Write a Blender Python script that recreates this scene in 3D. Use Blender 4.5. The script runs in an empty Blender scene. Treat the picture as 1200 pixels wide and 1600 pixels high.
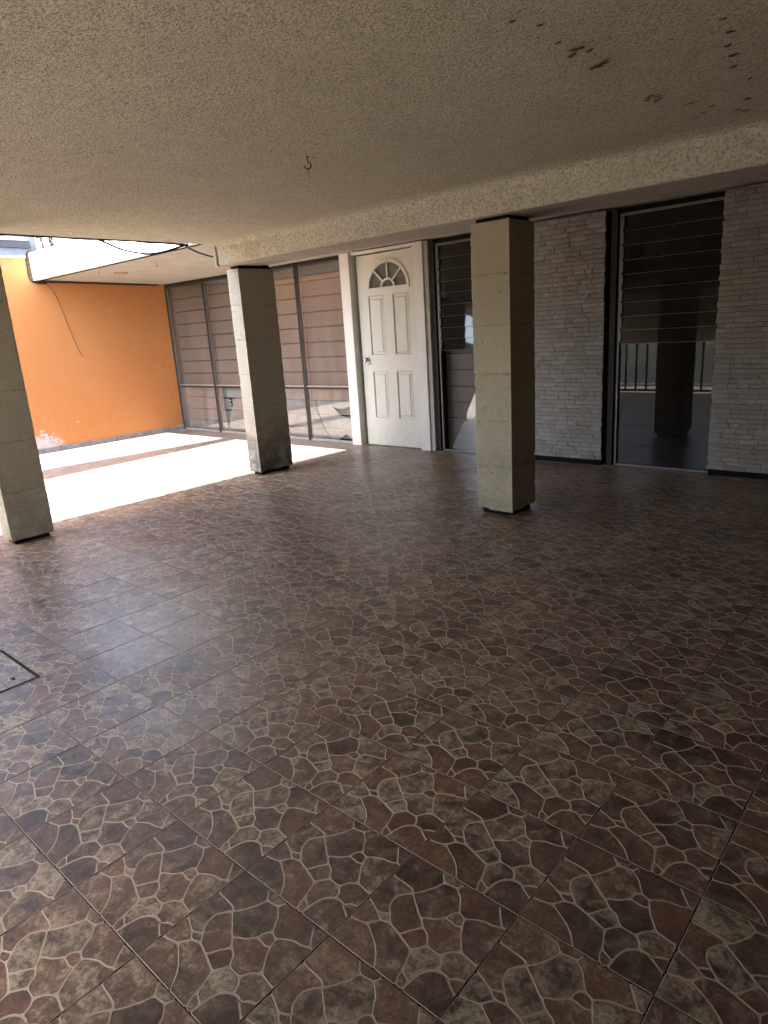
import bpy, bmesh, math, random
import numpy as np
from mathutils import Matrix, Vector, noise
random.seed(7); RNG = np.random.RandomState(5)
SC = bpy.context.scene; COL = SC.collection
R = math.radians

# ------------------------------------------------------------------ camera
CAMH = 1.4
Rm = [[0.7515124766263831, 0.6566812557509074, -0.06323568681955505],
      [-0.12862983094283517, 0.2398656298219997, 0.9622467699201244],
      [0.6470574658146657, -0.7150064574832569, 0.26473080986304964]]
cd = bpy.data.cameras.new('camera'); cam = bpy.data.objects.new('camera', cd); COL.objects.link(cam)
M3 = Matrix(Rm).transposed(); cam.matrix_world = Matrix.Translation((0, 0, CAMH)) @ M3.to_4x4()
cd.sensor_fit = 'VERTICAL'; cd.sensor_height = 36; cd.lens = 36 * 1044.08 / 1600
cd.clip_start = 0.05; cd.clip_end = 400
SC.camera = cam

# ------------------------------------------------------------------ light
SUN_EL = 55.0
w = bpy.data.worlds.new('World'); SC.world = w; w.use_nodes = True
nt = w.node_tree; nt.nodes.clear()
sky = nt.nodes.new('ShaderNodeTexSky'); sky.sky_type = 'NISHITA'; sky.sun_disc = False
sky.sun_elevation = R(SUN_EL); sky.sun_rotation = R(180); sky.dust_density = 2.0; sky.air_density = 1.0
bg = nt.nodes.new('ShaderNodeBackground'); bg.inputs[1].default_value = 0.15
wo = nt.nodes.new('ShaderNodeOutputWorld')
nt.links.new(sky.outputs[0], bg.inputs[0]); nt.links.new(bg.outputs[0], wo.inputs[0])
sl = bpy.data.lights.new('sun', 'SUN'); sl.energy = 3.8; sl.angle = R(0.5); sl.color = (1.0, 0.965, 0.91)
so = bpy.data.objects.new('sun', sl); COL.objects.link(so)
ldir = Vector((0.005, math.cos(R(SUN_EL)), -math.sin(R(SUN_EL))))
so.rotation_euler = ldir.to_track_quat('-Z', 'Y').to_euler()
SC.view_settings.view_transform = 'Standard'; SC.view_settings.look = 'None'
SC.view_settings.exposure = 3.92; SC.view_settings.gamma = 1.0
SC.render.engine = 'CYCLES'
SC.cycles.max_bounces = 10; SC.cycles.diffuse_bounces = 6; SC.cycles.transparent_max_bounces = 16

# ------------------------------------------------------------------ node helpers
class NT:
    def __init__(s, name, rough=0.8, spec=0.3):
        s.m = bpy.data.materials.new(name); s.m.use_nodes = True; s.t = s.m.node_tree
        s.b = s.t.nodes['Principled BSDF']; s.out = s.t.nodes['Material Output']
        s.b.inputs['Roughness'].default_value = rough; s.b.inputs['Specular IOR Level'].default_value = spec
    def n(s, typ, **kw):
        x = s.t.nodes.new(typ)
        for k, v in kw.items():
            if k in x.inputs: x.inputs[k].default_value = v
            else: setattr(x, k, v)
        return x
    def l(s, a, b): s.t.links.new(a, b)
    def pos(s):
        if not hasattr(s, '_p'): s._p = s.n('ShaderNodeNewGeometry').outputs['Position']
        return s._p
    def noise(s, scale, detail=4, rough=0.6, vec=None, dist=0.0):
        x = s.n('ShaderNodeTexNoise', Scale=scale, Detail=detail, Roughness=rough, Distortion=dist)
        s.l(vec or s.pos(), x.inputs['Vector']); return x.outputs['Fac']
    def ramp(s, fac, stops, mode='LINEAR'):
        x = s.n('ShaderNodeValToRGB'); cr = x.color_ramp; cr.interpolation = mode
        while len(cr.elements) < len(stops): cr.elements.new(0.5)
        for e, (p, c) in zip(cr.elements, stops):
            e.position = p; e.color = (c, c, c, 1) if isinstance(c, (int, float)) else (*c, 1)
        s.l(fac, x.inputs[0]); return x.outputs[0]
    def math(s, op, a, b=None, clamp=False):
        x = s.n('ShaderNodeMath', operation=op); x.use_clamp = clamp
        for i, v in enumerate((a, b)):
            if v is None: continue
            if isinstance(v, (int, float)): x.inputs[i].default_value = v
            else: s.l(v, x.inputs[i])
        return x.outputs[0]
    def mix(s, fac, a, b, blend='MIX'):
        x = s.n('ShaderNodeMix', data_type='RGBA', blend_type=blend)
        for i, v in ((0, fac), (6, a), (7, b)):
            if isinstance(v, (int, float)): x.inputs[i].default_value = v if i == 0 else (v, v, v, 1)
            elif isinstance(v, tuple): x.inputs[i].default_value = (*v, 1)
            else: s.l(v, x.inputs[i])
        return x.outputs[2]
    def sep(s):
        if not hasattr(s, '_s'):
            s._s = s.n('ShaderNodeSeparateXYZ'); s.l(s.pos(), s._s.inputs[0])
        return s._s.outputs
    def bump(s, h, strength=0.5, dist=0.01, prev=None):
        x = s.n('ShaderNodeBump', Strength=strength, Distance=dist); s.l(h, x.inputs['Height'])
        if prev is not None: s.l(prev, x.inputs['Normal'])
        return x.outputs[0]
    def color(s, c):
        if isinstance(c, tuple): s.b.inputs['Base Color'].default_value = (*c, 1)
        else: s.l(c, s.b.inputs['Base Color'])
    def normal(s, nn): s.l(nn, s.b.inputs['Normal'])
    def band(s, v, lo, hi, soft):   # 1 inside lo..hi
        a = s.n('ShaderNodeMapRange'); a.inputs[1].default_value = lo - soft; a.inputs[2].default_value = lo + soft; s.l(v, a.inputs[0])
        b = s.n('ShaderNodeMapRange'); b.inputs[1].default_value = hi - soft; b.inputs[2].default_value = hi + soft; s.l(v, b.inputs[0])
        return s.math('MULTIPLY', a.outputs[0], s.math('SUBTRACT', 1.0, b.outputs[0]))

def stucco(name, base, grain=140, dark=0.55, bstr=0.9, bdist=0.006, extra=None):
    m = NT(name, 0.95, 0.15)
    g = m.noise(grain, 3, 0.65); g2 = m.noise(grain * 0.45, 2, 0.5); big = m.noise(1.1, 5, 0.6); mid = m.noise(9, 4, 0.6)
    c = m.mix(m.ramp(g, [(0.38, dark), (0.53, 1.0)]), tuple(v * 0.42 for v in base), base)
    c = m.mix(m.ramp(m.noise(0.45, 6, 0.7, None, 0.8), [(0.42, 0.0), (0.66, 0.28)]), c, tuple(v * 0.62 for v in base))
    c = m.mix(m.ramp(big, [(0.3, 0.0), (0.7, 0.35)]), c, tuple(v * 0.72 for v in base))
    c = m.mix(m.ramp(mid, [(0.35, 0.35), (0.62, 0.0)]), c, tuple(v * 0.6 for v in base))
    # rare dark pits
    pit = m.ramp(m.noise(62, 2, 0.5), [(0.30, 1.0), (0.38, 0.0)])
    pit = m.math('MULTIPLY', pit, m.ramp(m.noise(1.7, 4, 0.6), [(0.35, 0.35), (0.6, 1.0)]))
    c = m.mix(m.math('MULTIPLY', pit, 0.6), c, (0.03, 0.025, 0.018))
    if extra: c = extra(m, c)
    m.color(c)
    h = m.math('ADD', g, m.math('MULTIPLY', m.noise(grain*2.1, 2, 0.5), 0.35))
    m.normal(m.bump(h, bstr, bdist)); return m.m

M = {}
def _ceil(m, c):
    sx = m.sep()
    # smoother lighter repaired area close to the beam
    a = m.math('MULTIPLY', m.band(sx[0], -5.6, -3.9, 0.35), m.band(sx[1], 3.55, 4.3, 0.12))
    a = m.math('MULTIPLY', a, m.ramp(m.noise(3.0, 3, 0.6), [(0.4, 0.0), (0.55, 1.0)]))
    return m.mix(m.math('MULTIPLY', a, 0.6), c, (0.50, 0.44, 0.36))
M['ceiling'] = stucco('ceiling_stucco', (0.68, 0.62, 0.47), 98, 0.0, 1.0, 0.016, _ceil)
def _beam(m, c):
    sx = m.sep()
    a = m.math('MULTIPLY', m.band(sx[0], -5.35, -4.95, 0.1), m.ramp(m.noise(11, 5, 0.7), [(0.50, 0.0), (0.62, 1.0)]))
    return m.mix(m.math('MULTIPLY', a, 0.45), c, (0.42, 0.24, 0.10))
M['beam'] = stucco('beam_roughcast', (0.68, 0.62, 0.48), 60, 0.15, 1.0, 0.02, _beam)
M['soffit_band'] = stucco('smooth_render', (0.48, 0.42, 0.35), 220, 0.7, 0.3, 0.003)

def concrete(name, base, stain=0.0, wash=(0.3, 0.25, 0.18)):
    m = NT(name, 0.9, 0.2)
    sp = m.n('ShaderNodeTexVoronoi', Scale=170.0); m.l(m.pos(), sp.inputs['Vector'])
    g = m.noise(170, 2, 0.6); mid = m.noise(14, 4, 0.65); big = m.noise(2.3, 4, 0.6)
    c = m.mix(m.ramp(g, [(0.38, 0.95), (0.56, 0.0)]), base, tuple(v * 0.38 for v in base))
    c = m.mix(m.ramp(sp.outputs['Distance'], [(0.10, 0.5), (0.32, 0.0)]), c, tuple(min(1, v * 1.35) for v in base))
    c = m.mix(m.ramp(mid, [(0.35, 0.4), (0.65, 0.0)]), c, tuple(v * 0.65 for v in base))
    c = m.mix(m.ramp(big, [(0.4, 0.0), (0.7, 0.4)]), c, tuple(v * 0.8 for v in base))
    sx = m.sep()
    blk = m.math('FRACT', m.math('MULTIPLY', m.math('FLOOR', m.math('DIVIDE', m.math('SUBTRACT', sx[2], 0.03), 0.338)), 0.377))
    c = m.mix(m.math('MULTIPLY', blk, 0.28), c, wash)
    low = m.n('ShaderNodeMapRange'); low.inputs[1].default_value = 0.75; low.inputs[2].default_value = 0.05; m.l(sx[2], low.inputs[0])
    st = m.math('MULTIPLY', low.outputs[0], m.ramp(m.noise(5.0, 5, 0.7), [(0.36, 0.0), (0.56, 1.0)]))
    c = m.mix(m.math('MULTIPLY', st, stain), c, (0.022, 0.018, 0.014))
    m.color(c); m.normal(m.bump(m.math('ADD', g, sp.outputs['Distance']), 0.5, 0.003)); return m.m
M['col'] = concrete('column_granite_plaster', (0.46, 0.39, 0.265), 0.35)
M['col_stained'] = concrete('column_stained_plaster', (0.40, 0.36, 0.28), 0.8)
M['col_trim'] = concrete('column_corner_bead', (0.46, 0.41, 0.31), 0.3)

def plain(name, c, rough=0.6, spec=0.4, var=0.15, nscale=8, metallic=0.0, bstr=0.1):
    m = NT(name, rough, spec); m.b.inputs['Metallic'].default_value = metallic
    f = m.noise(nscale, 5, 0.65)
    m.color(m.mix(m.ramp(f, [(0.3, 1.0), (0.65, 0.0)]), c, tuple(v * (1 - var) for v in c)))
    if bstr: m.normal(m.bump(m.noise(nscale * 14, 3, 0.6), bstr, 0.002))
    return m.m
M['dark'] = plain('black_gap', (0.012, 0.010, 0.009), 0.9, 0.1, 0.3)
M['frame'] = plain('brown_anodised_aluminium', (0.024, 0.018, 0.014), 0.6, 0.25, 0.4, 12, 0.0)
M['frame_mid'] = plain('dull_aluminium', (0.17, 0.155, 0.14), 0.45, 0.5, 0.35, 20, 0.3)
M['frame_lt'] = plain('worn_aluminium', (0.36, 0.33, 0.30), 0.4, 0.5, 0.35, 20, 0.3)
M['rubber'] = plain('black_cable', (0.02, 0.017, 0.016), 0.6, 0.3, 0.2)
M['rust'] = plain('rusty_steel', (0.05, 0.025, 0.014), 0.8, 0.3, 0.5, 60)
M['chip'] = plain('bare_brown_render', (0.10, 0.065, 0.045), 0.95, 0.1, 0.6, 90)
M['steel'] = plain('dark_steel', (0.05, 0.05, 0.055), 0.45, 0.5, 0.4, 30, 0.6)
M['brass'] = plain('brass', (0.50, 0.36, 0.14), 0.35, 0.5, 0.3, 30, 0.9)
M['chrome'] = plain('worn_chrome', (0.55, 0.52, 0.48), 0.22, 0.5, 0.2, 30, 1.0, 0)
M['lamp_glass'] = plain('lamp_dull_glass', (0.35, 0.30, 0.22), 0.4, 0.5, 0.2)

def whitepaint(name, c, dirt=(0.25, 0.2, 0.14), specks=False):
    m = NT(name, 0.5, 0.4)
    sx = m.sep(); f = m.noise(6, 6, 0.7)
    col = m.mix(m.ramp(f, [(0.35, 0.10), (0.6, 0.0)]), c, dirt)
    low = m.n('ShaderNodeMapRange'); low.inputs[1].default_value = 0.35; low.inputs[2].default_value = 0.0; m.l(sx[2], low.inputs[0])
    col = m.mix(m.math('MULTIPLY', m.math('MULTIPLY', low.outputs[0], m.ramp(m.noise(16, 4, 0.7), [(0.4, 0.0), (0.6, 1.0)])), 0.22), col, dirt)
    if specks:
        s1 = m.ramp(m.noise(75, 1, 0.4), [(0.66, 0.0), (0.70, 1.0)])
        rg = m.math('ADD', m.band(sx[2], 0.12, 0.30, 0.04), m.band(sx[2], 0.66, 0.88, 0.04), True)
        col = m.mix(m.math('MULTIPLY', s1, rg), col, (0.09, 0.06, 0.045))
    m.color(col); m.normal(m.bump(m.noise(40, 4, 0.6), 0.25, 0.002)); return m.m
M['door'] = whitepaint('cream_door_paint', (0.54, 0.515, 0.43))
M['post'] = whitepaint('white_post_paint', (0.60, 0.57, 0.51), specks=True)

def fascia_mat():
    m = NT('white_weathered_render', 0.85, 0.2); sx = m.sep()
    base = m.mix(m.ramp(m.noise(3, 5, 0.7), [(0.35, 0.3), (0.65, 0.0)]), (0.78, 0.77, 0.75), (0.6, 0.6, 0.6))
    v = m.n('ShaderNodeMapping'); v.inputs['Scale'].default_value = (7, 7, 1.6); m.l(m.pos(), v.inputs[0])
    st = m.math('MULTIPLY', m.ramp(m.noise(1.6, 5, 0.8, v.outputs[0], 0.8), [(0.50, 0.0), (0.62, 1.0)]), m.band(sx[0], -9.35, -8.75, 0.15))
    c = m.mix(m.math('MULTIPLY', st, 0.97), base, (0.028, 0.029, 0.031))
    m.color(c); m.normal(m.bump(m.noise(45, 4, 0.6), 0.3, 0.004)); return m.m
M['fascia'] = fascia_mat()
M['soffit'] = plain('canopy_cream_render', (0.36, 0.33, 0.275), 0.9, 0.2, 0.22, 3.0)

def orange_mat():
    m = NT('orange_wall_paint', 0.75, 0.25); sx = m.sep()
    o = (0.39, 0.16, 0.054)
    c = m.mix(m.ramp(m.noise(0.9, 5, 0.6), [(0.3, 0.0), (0.7, 0.8)]), o, (0.37, 0.138, 0.039))
    c = m.mix(m.ramp(m.noise(6, 6, 0.75), [(0.55, 0.0), (0.75, 0.35)]), c, (0.40, 0.23, 0.12))
    c = m.mix(m.ramp(m.noise(3.2, 3, 0.7, None, 1.0), [(0.27, 0.55), (0.33, 0.0)]), c, (0.27, 0.10, 0.04))
    # plaster showing where paint has flaked: bottom by the column, a few chips above
    d = m.n('ShaderNodeVectorMath', operation='DISTANCE'); d.inputs[1].default_value = (-9.8, 3.70, 0.02)
    sc = m.n('ShaderNodeVectorMath', operation='MULTIPLY'); sc.inputs[1].default_value = (1, 1.0, 1.5)
    m.l(m.pos(), sc.inputs[0]); m.l(sc.outputs[0], d.inputs[0])
    fall = m.n('ShaderNodeMapRange'); fall.inputs[1].default_value = 0.0; fall.inputs[2].default_value = 0.75
    fall.inputs[3].default_value = 0.42; fall.inputs[4].default_value = -0.20; m.l(d.outputs['Value'], fall.inputs[0])
    p = m.math('ADD', m.noise(11, 6, 0.75), fall.outputs[0])
    mask = m.ramp(p, [(0.60, 0.0), (0.63, 1.0)])
    ch = m.math('MULTIPLY', m.ramp(m.noise(16, 3, 0.6), [(0.72, 0.0), (0.735, 1.0)]), m.math('MULTIPLY', m.band(sx[1], 3.7, 4.6, 0.15), m.band(sx[2], 0.1, 0.9, 0.2)))
    mask = m.math('ADD', mask, ch, True)
    pl = m.mix(m.noise(28, 5, 0.7), (0.50, 0.47, 0.42), (0.22, 0.20, 0.19))
    m.color(m.mix(mask, c, pl))
    h = m.math('SUBTRACT', m.math('MULTIPLY', m.noise(35, 5, 0.6), 0.3), m.math('MULTIPLY', mask, 0.4))
    m.normal(m.bump(h, 0.4, 0.006)); return m.m
M['orange'] = orange_mat()
M['skirt'] = plain('grey_cement_skirting', (0.20, 0.19, 0.18), 0.9, 0.2, 0.5, 14)
M['cap'] = plain('pale_wall_cap', (0.62, 0.55, 0.45), 0.9, 0.2, 0.3, 14)
M['roughwhite'] = stucco('neighbour_rough_white', (0.19, 0.20, 0.22), 70, 0.5, 0.6, 0.006)
M['upper'] = plain('upper_wall_paint', (0.58, 0.58, 0.60), 0.9, 0.2, 0.2, 2)
M['greywall'] = plain('dim_garage_wall', (0.32, 0.28, 0.23), 0.9, 0.2, 0.3, 2)
M['street_wall'] = plain('pale_yellow_street_wall', (0.78, 0.74, 0.52), 0.9, 0.2, 0.35, 3)
M['asphalt'] = plain('concrete_paving', (0.40, 0.39, 0.37), 0.95, 0.2, 0.3, 30)
M['kerb'] = plain('white_kerb', (0.6, 0.6, 0.58), 0.9, 0.2, 0.2, 8)

def boards(name, a, b, rough=0.55):
    m = NT(name, rough, 0.4)
    v = m.n('ShaderNodeMapping'); v.inputs['Scale'].default_value = (1.0, 1.0, 0.25); m.l(m.pos(), v.inputs[0])
    c = m.mix(m.noise(5, 5, 0.7, v.outputs[0]), a, b)
    c = m.mix(m.ramp(m.noise(24, 4, 0.7), [(0.3, 0.4), (0.5, 0.0)]), c, tuple(x * 0.6 for x in b))
    m.color(c); m.normal(m.bump(m.noise(30, 4, 0.6), 0.15, 0.002)); return m.m
M['board_lt'] = boards('beige_board', (0.175, 0.168, 0.158), (0.14, 0.134, 0.126))
M['board_dk'] = boards('brown_board', (0.12, 0.09, 0.075), (0.08, 0.06, 0.05))

def glass(name, tint=(0.85, 0.86, 0.84), refl=1.0, dirt=0.06, dirtcol=(0.5, 0.48, 0.45), base=0.05, rough=0.015):
    m = bpy.data.materials.new(name); m.use_nodes = True; t = m.node_tree; t.nodes.clear()
    n = t.nodes.new; o = n('ShaderNodeOutputMaterial'); tr = n('ShaderNodeBsdfTransparent'); tr.inputs[0].default_value = (*tint, 1)
    gl = n('ShaderNodeBsdfGlossy'); gl.inputs['Roughness'].default_value = rough; gl.inputs[0].default_value = (0.95, 0.95, 0.95, 1)
    lw = n('ShaderNodeLayerWeight'); lw.inputs[0].default_value = 0.5
    fr = n('ShaderNodeMath'); fr.operation = 'POWER'; fr.inputs[1].default_value = 4.0; t.links.new(lw.outputs['Facing'], fr.inputs[0])
    ml = n('ShaderNodeMath'); ml.operation = 'MULTIPLY_ADD'; ml.inputs[1].default_value = refl; ml.inputs[2].default_value = base; ml.use_clamp = True
    t.links.new(fr.outputs[0], ml.inputs[0])
    mx = n('ShaderNodeMixShader'); t.links.new(ml.outputs[0], mx.inputs[0]); t.links.new(tr.outputs[0], mx.inputs[1]); t.links.new(gl.outputs[0], mx.inputs[2])
    df = n('ShaderNodeBsdfDiffuse'); df.inputs[0].default_value = (*dirtcol, 1)
    g = n('ShaderNodeNewGeometry'); mp = n('ShaderNodeMapping'); mp.inputs['Scale'].default_value = (6, 6, 1.5); t.links.new(g.outputs[0], mp.inputs[0])
    ns = n('ShaderNodeTexNoise'); ns.inputs['Scale'].default_value = 1.3; ns.inputs['Detail'].default_value = 6; ns.inputs['Roughness'].default_value = 0.7; t.links.new(mp.outputs[0], ns.inputs[0])
    mr = n('ShaderNodeMapRange'); mr.inputs[1].default_value = 0.35; mr.inputs[2].default_value = 0.75; mr.inputs[3].default_value = dirt * 0.5; mr.inputs[4].default_value = dirt * 3; t.links.new(ns.outputs[0], mr.inputs[0])
    m2 = n('ShaderNodeMixShader'); t.links.new(mr.outputs[0], m2.inputs[0]); t.links.new(mx.outputs[0], m2.inputs[1]); t.links.new(df.outputs[0], m2.inputs[2])
    t.links.new(m2.outputs[0], o.inputs[0]); return m
M['glass'] = glass('dusty_window_glass', tint=(0.86, 0.85, 0.83), dirt=0.03, base=0.07)
M['glass_low'] = glass('hazy_lower_glass', dirt=0.06, base=0.12)
M['shard'] = glass('pale_broken_glass', dirt=0.085, dirtcol=(0.42, 0.44, 0.42), base=0.14)
M['fanglass'] = glass('frosted_grey_glass', dirt=0.22, dirtcol=(0.20, 0.19, 0.19), base=0.03)
M['glass_dark'] = glass('dark_window_glass', tint=(0.35, 0.34, 0.33), dirt=0.012, base=0.055, rough=0.012)
M['blade_edge_highlight'] = plain('blade_edge_highlight', (0.16, 0.145, 0.13), 0.4, 0.5, 0.2)
M['blade'] = glass('smoked_louvre_glass', tint=(0.34, 0.30, 0.28), refl=0.6, dirt=0.02, base=0.035, rough=0.03)

def brick_mat():
    m = NT('split_face_stone', 0.95, 0.15)
    at = m.n('ShaderNodeAttribute'); at.attribute_name = 'tone'
    c = m.mix(at.outputs['Fac'], (0.28, 0.265, 0.238), (0.41, 0.39, 0.358))
    c = m.mix(m.ramp(m.noise(60, 4, 0.7), [(0.35, 0.5), (0.6, 0.0)]), c, (0.26, 0.22, 0.18))
    c = m.mix(m.ramp(m.noise(2.2, 4, 0.6), [(0.4, 0.0), (0.7, 0.35)]), c, (0.33, 0.28, 0.23))
    m.color(c); m.normal(m.bump(m.math('ADD', m.noise(45, 5, 0.7), m.noise(120, 3, 0.6)), 0.9, 0.012)); return m.m
M['brick'] = brick_mat()
M['reveal'] = plain('dark_reveal', (0.10, 0.09, 0.08), 0.9, 0.2, 0.3)
M['grey_blind'] = plain('grey_blind', (0.09, 0.09, 0.09), 0.8, 0.2, 0.2)

def m_half(v, x): return v.math('MULTIPLY', x, 0.6)
def floor_mats():
    m = NT('tile_stone_print', 0.42, 0.36)
    at = m.n('ShaderNodeAttribute'); at.attribute_name = 'tone'
    s = m.n('ShaderNodeSeparateXYZ'); m.l(at.outputs['Vector'], s.inputs[0])
    off = m.n('ShaderNodeVectorMath', operation='MULTIPLY_ADD'); off.inputs[1].default_value = (1, 1, 0); m.l(m.pos(), off.inputs[0])
    cmb = m.n('ShaderNodeCombineXYZ'); m.l(m.math('MULTIPLY', s.outputs[0], 3.7), cmb.inputs[2]); m.l(cmb.outputs[0], off.inputs[2])
    f = m.noise(20, 8, 0.74, off.outputs[0], 0.5); f2 = m.noise(9, 5, 0.65, off.outputs[0]); f3 = m.noise(85, 4, 0.7)
    t = m.math('ADD', m.math('MULTIPLY', s.outputs[0], 0.40), m.math('MULTIPLY', m.math('SUBTRACT', f, 0.5), 2.9))
    t = m.math('ADD', t, 0.36)
    c = m.ramp(t, [(0.16, (0.021, 0.013, 0.008)), (0.38, (0.064, 0.038, 0.023)), (0.58, (0.116, 0.066, 0.040)), (0.78, (0.180, 0.116, 0.070)), (0.98, (0.31, 0.24, 0.145))])
    red = m.math('MULTIPLY', m.ramp(s.outputs[1], [(0.55, 0.0), (0.8, 1.0)]), m.ramp(f2, [(0.38, 0.0), (0.6, 0.55)]))
    c = m.mix(red, c, (0.185, 0.078, 0.040))
    pale = m.math('MULTIPLY', m.ramp(s.outputs[1], [(0.12, 1.0), (0.26, 0.0)]), m.ramp(f, [(0.42, 0.0), (0.58, 0.8)]))
    c = m.mix(pale, c, (0.33, 0.27, 0.17))
    c = m.mix(m.ramp(f3, [(0.38, 0.65), (0.54, 0.0)]), c, (0.030, 0.020, 0.014))
    c = m.mix(m.ramp(m.noise(1.0, 4, 0.6), [(0.35, 0.0), (0.7, 0.22)]), c, (0.22, 0.175, 0.13))
    c = m.mix(m.ramp(m.noise(0.8, 6, 0.7, None, 0.6), [(0.52, 0.0), (0.72, 0.35)]), c, (0.03, 0.024, 0.02))
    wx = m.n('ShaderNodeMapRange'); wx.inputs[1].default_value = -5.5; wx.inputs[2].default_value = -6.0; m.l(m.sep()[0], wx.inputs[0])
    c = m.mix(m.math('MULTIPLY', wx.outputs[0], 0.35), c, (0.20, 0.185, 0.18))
    m.color(c)
    r = m.n('ShaderNodeMapRange'); r.inputs[3].default_value = 0.24; r.inputs[4].default_value = 0.48
    m.l(m.math('ADD', m.math('MULTIPLY', m.noise(1.7, 4, 0.6), 0.7), m.math('MULTIPLY', f3, 0.3)), r.inputs[0]); r.inputs[1].default_value = 0.3; r.inputs[2].default_value = 0.7
    m.l(r.outputs[0], m.b.inputs['Roughness'])
    m.normal(m.bump(m.math('ADD', m.math('MULTIPLY', f, 1.0), m.math('MULTIPLY', f3, 0.25)), 0.35, 0.004))
    v = NT('tile_vein', 0.45, 0.36)
    cv = v.mix(v.noise(30, 4, 0.7), (0.40, 0.315, 0.215), (0.27, 0.205, 0.135))
    cv = v.mix(v.ramp(v.noise(1.0, 4, 0.6), [(0.35, 0.0), (0.7, 0.4)]), cv, (0.19, 0.16, 0.13))
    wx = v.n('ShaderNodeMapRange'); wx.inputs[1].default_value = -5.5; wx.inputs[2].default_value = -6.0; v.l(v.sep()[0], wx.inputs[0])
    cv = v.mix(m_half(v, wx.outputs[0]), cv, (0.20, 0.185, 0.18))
    v.color(cv); v.normal(v.bump(v.noise(90, 3, 0.6), 0.3, 0.002))
    j = plain('tile_joint', (0.030, 0.024, 0.020), 0.9, 0.1, 0.4, 20)
    return m.m, v.m, j
M['stone'], M['vein'], M['joint'] = floor_mats()

# ------------------------------------------------------------------ object helpers
def tag(o, label=None, cat=None, group=None, kind=None):
    if label: o['label'] = label
    if cat: o['category'] = cat
    if group: o['group'] = group
    if kind: o['kind'] = kind
    return o
def empty(name, loc, label, cat, group=None):
    o = bpy.data.objects.new(name, None); o.location = loc; COL.objects.link(o); o.empty_display_size = 0.1
    return tag(o, label, cat, group)
class MB:
    def __init__(s): s.bm = bmesh.new(); s.mats = []
    def mi(s, mat):
        if mat is None: return 0
        if mat not in s.mats: s.mats.append(mat)
        return s.mats.index(mat)
    def faces(s, vs, fs, mat=None):
        v = [s.bm.verts.new(p) for p in vs]; i = s.mi(mat)
        for f in fs:
            try: ff = s.bm.faces.new([v[k] for k in f]); ff.material_index = i
            except ValueError: pass
        return v
    def box(s, x0, x1, y0, y1, z0, z1, mat=None, bev=0.0):
        if bev > 0:
            t = bmesh.new(); bmesh.ops.create_cube(t, size=1)
            for v in t.verts: v.co = Vector(((x0+x1)/2 + v.co.x*(x1-x0), (y0+y1)/2 + v.co.y*(y1-y0), (z0+z1)/2 + v.co.z*(z1-z0)))
            bmesh.ops.bevel(t, geom=t.edges[:], offset=bev, segments=2, affect='EDGES', profile=0.6)
            vs = [tuple(v.co) for v in t.verts]; t.verts.index_update(); fs = [[v.index for v in f.verts] for f in t.faces]; t.free()
            return s.faces(vs, fs, mat)
        vs = [(x0,y0,z0),(x1,y0,z0),(x1,y1,z0),(x0,y1,z0),(x0,y0,z1),(x1,y0,z1),(x1,y1,z1),(x0,y1,z1)]
        return s.faces(vs, [(0,3,2,1),(4,5,6,7),(0,1,5,4),(1,2,6,5),(2,3,7,6),(3,0,4,7)], mat)
    def tube(s, pts, r, seg=7, mat=None, closed=False):
        pts = [Vector(p) for p in pts]; n = len(pts); rings = []; i = s.mi(mat)
        up = None
        for k, p in enumerate(pts):
            a = pts[max(k-1, 0)]; b = pts[min(k+1, n-1)]; d = (b - a).normalized()
            if up is None: up = d.orthogonal().normalized()
            up = (up - d * up.dot(d)); up = up.normalized() if up.length > 1e-5 else d.orthogonal().normalized()
            side = d.cross(up); rr = r[k] if isinstance(r, (list, tuple)) else r
            rings.append([s.bm.verts.new(p + (up*math.cos(2*math.pi*q/seg) + side*math.sin(2*math.pi*q/seg))*rr) for q in range(seg)])
        for k in range(n-1):
            for q in range(seg):
                f = s.bm.faces.new([rings[k][q], rings[k][(q+1)%seg], rings[k+1][(q+1)%seg], rings[k+1][q]]); f.material_index = i; f.smooth = True
        for rg, rev in ((rings[0], True), (rings[-1], False)):
            f = s.bm.faces.new(rg[::-1] if rev else rg); f.material_index = i
    def prism(s, poly, thick, axis='y', at=0.0, mat=None):
        """poly in (x,z) extruded along y from at to at+thick"""
        n = len(poly)
        vs = [(p[0], at, p[1]) for p in poly] + [(p[0], at+thick, p[1]) for p in poly]
        s.faces(vs, [list(range(n)), list(range(2*n-1, n-1, -1))] + [(k, (k+1)%n, n+(k+1)%n, n+k) for k in range(n)], mat)
    def lathe(s, c, prof, axis, seg=20, mat=None):
        """prof: (r, h) list, around axis 'y' or 'z' at centre c"""
        i = s.mi(mat); rings = []
        for r, h in prof:
            rg = []
            for q in range(seg):
                a = 2*math.pi*q/seg; u, v = r*math.cos(a), r*math.sin(a)
                rg.append(s.bm.verts.new((c[0]+u, c[1]+h, c[2]+v) if axis == 'y' else (c[0]+u, c[1]+v, c[2]+h)))
            rings.append(rg)
        for k in range(len(rings)-1):
            for q in range(seg):
                f = s.bm.faces.new([rings[k][q], rings[k][(q+1)%seg], rings[k+1][(q+1)%seg], rings[k+1][q]]); f.smooth = True; f.material_index = i
        for rg in (rings[0], rings[-1]): f = s.bm.faces.new(rg); f.material_index = i
    def build(s, name, mat=None, parent=None, **kw):
        bmesh.ops.recalc_face_normals(s.bm, faces=s.bm.faces[:])
        me = bpy.data.meshes.new(name); s.bm.to_mesh(me); s.bm.free()
        for m in (s.mats or [mat]): me.materials.append(m)
        o = bpy.data.objects.new(name, me); COL.objects.link(o)
        if parent:
            o.parent = parent; o.matrix_parent_inverse = Matrix.Translation(-world_loc(parent))
        if kw: tag(o, **kw)
        return o
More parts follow.
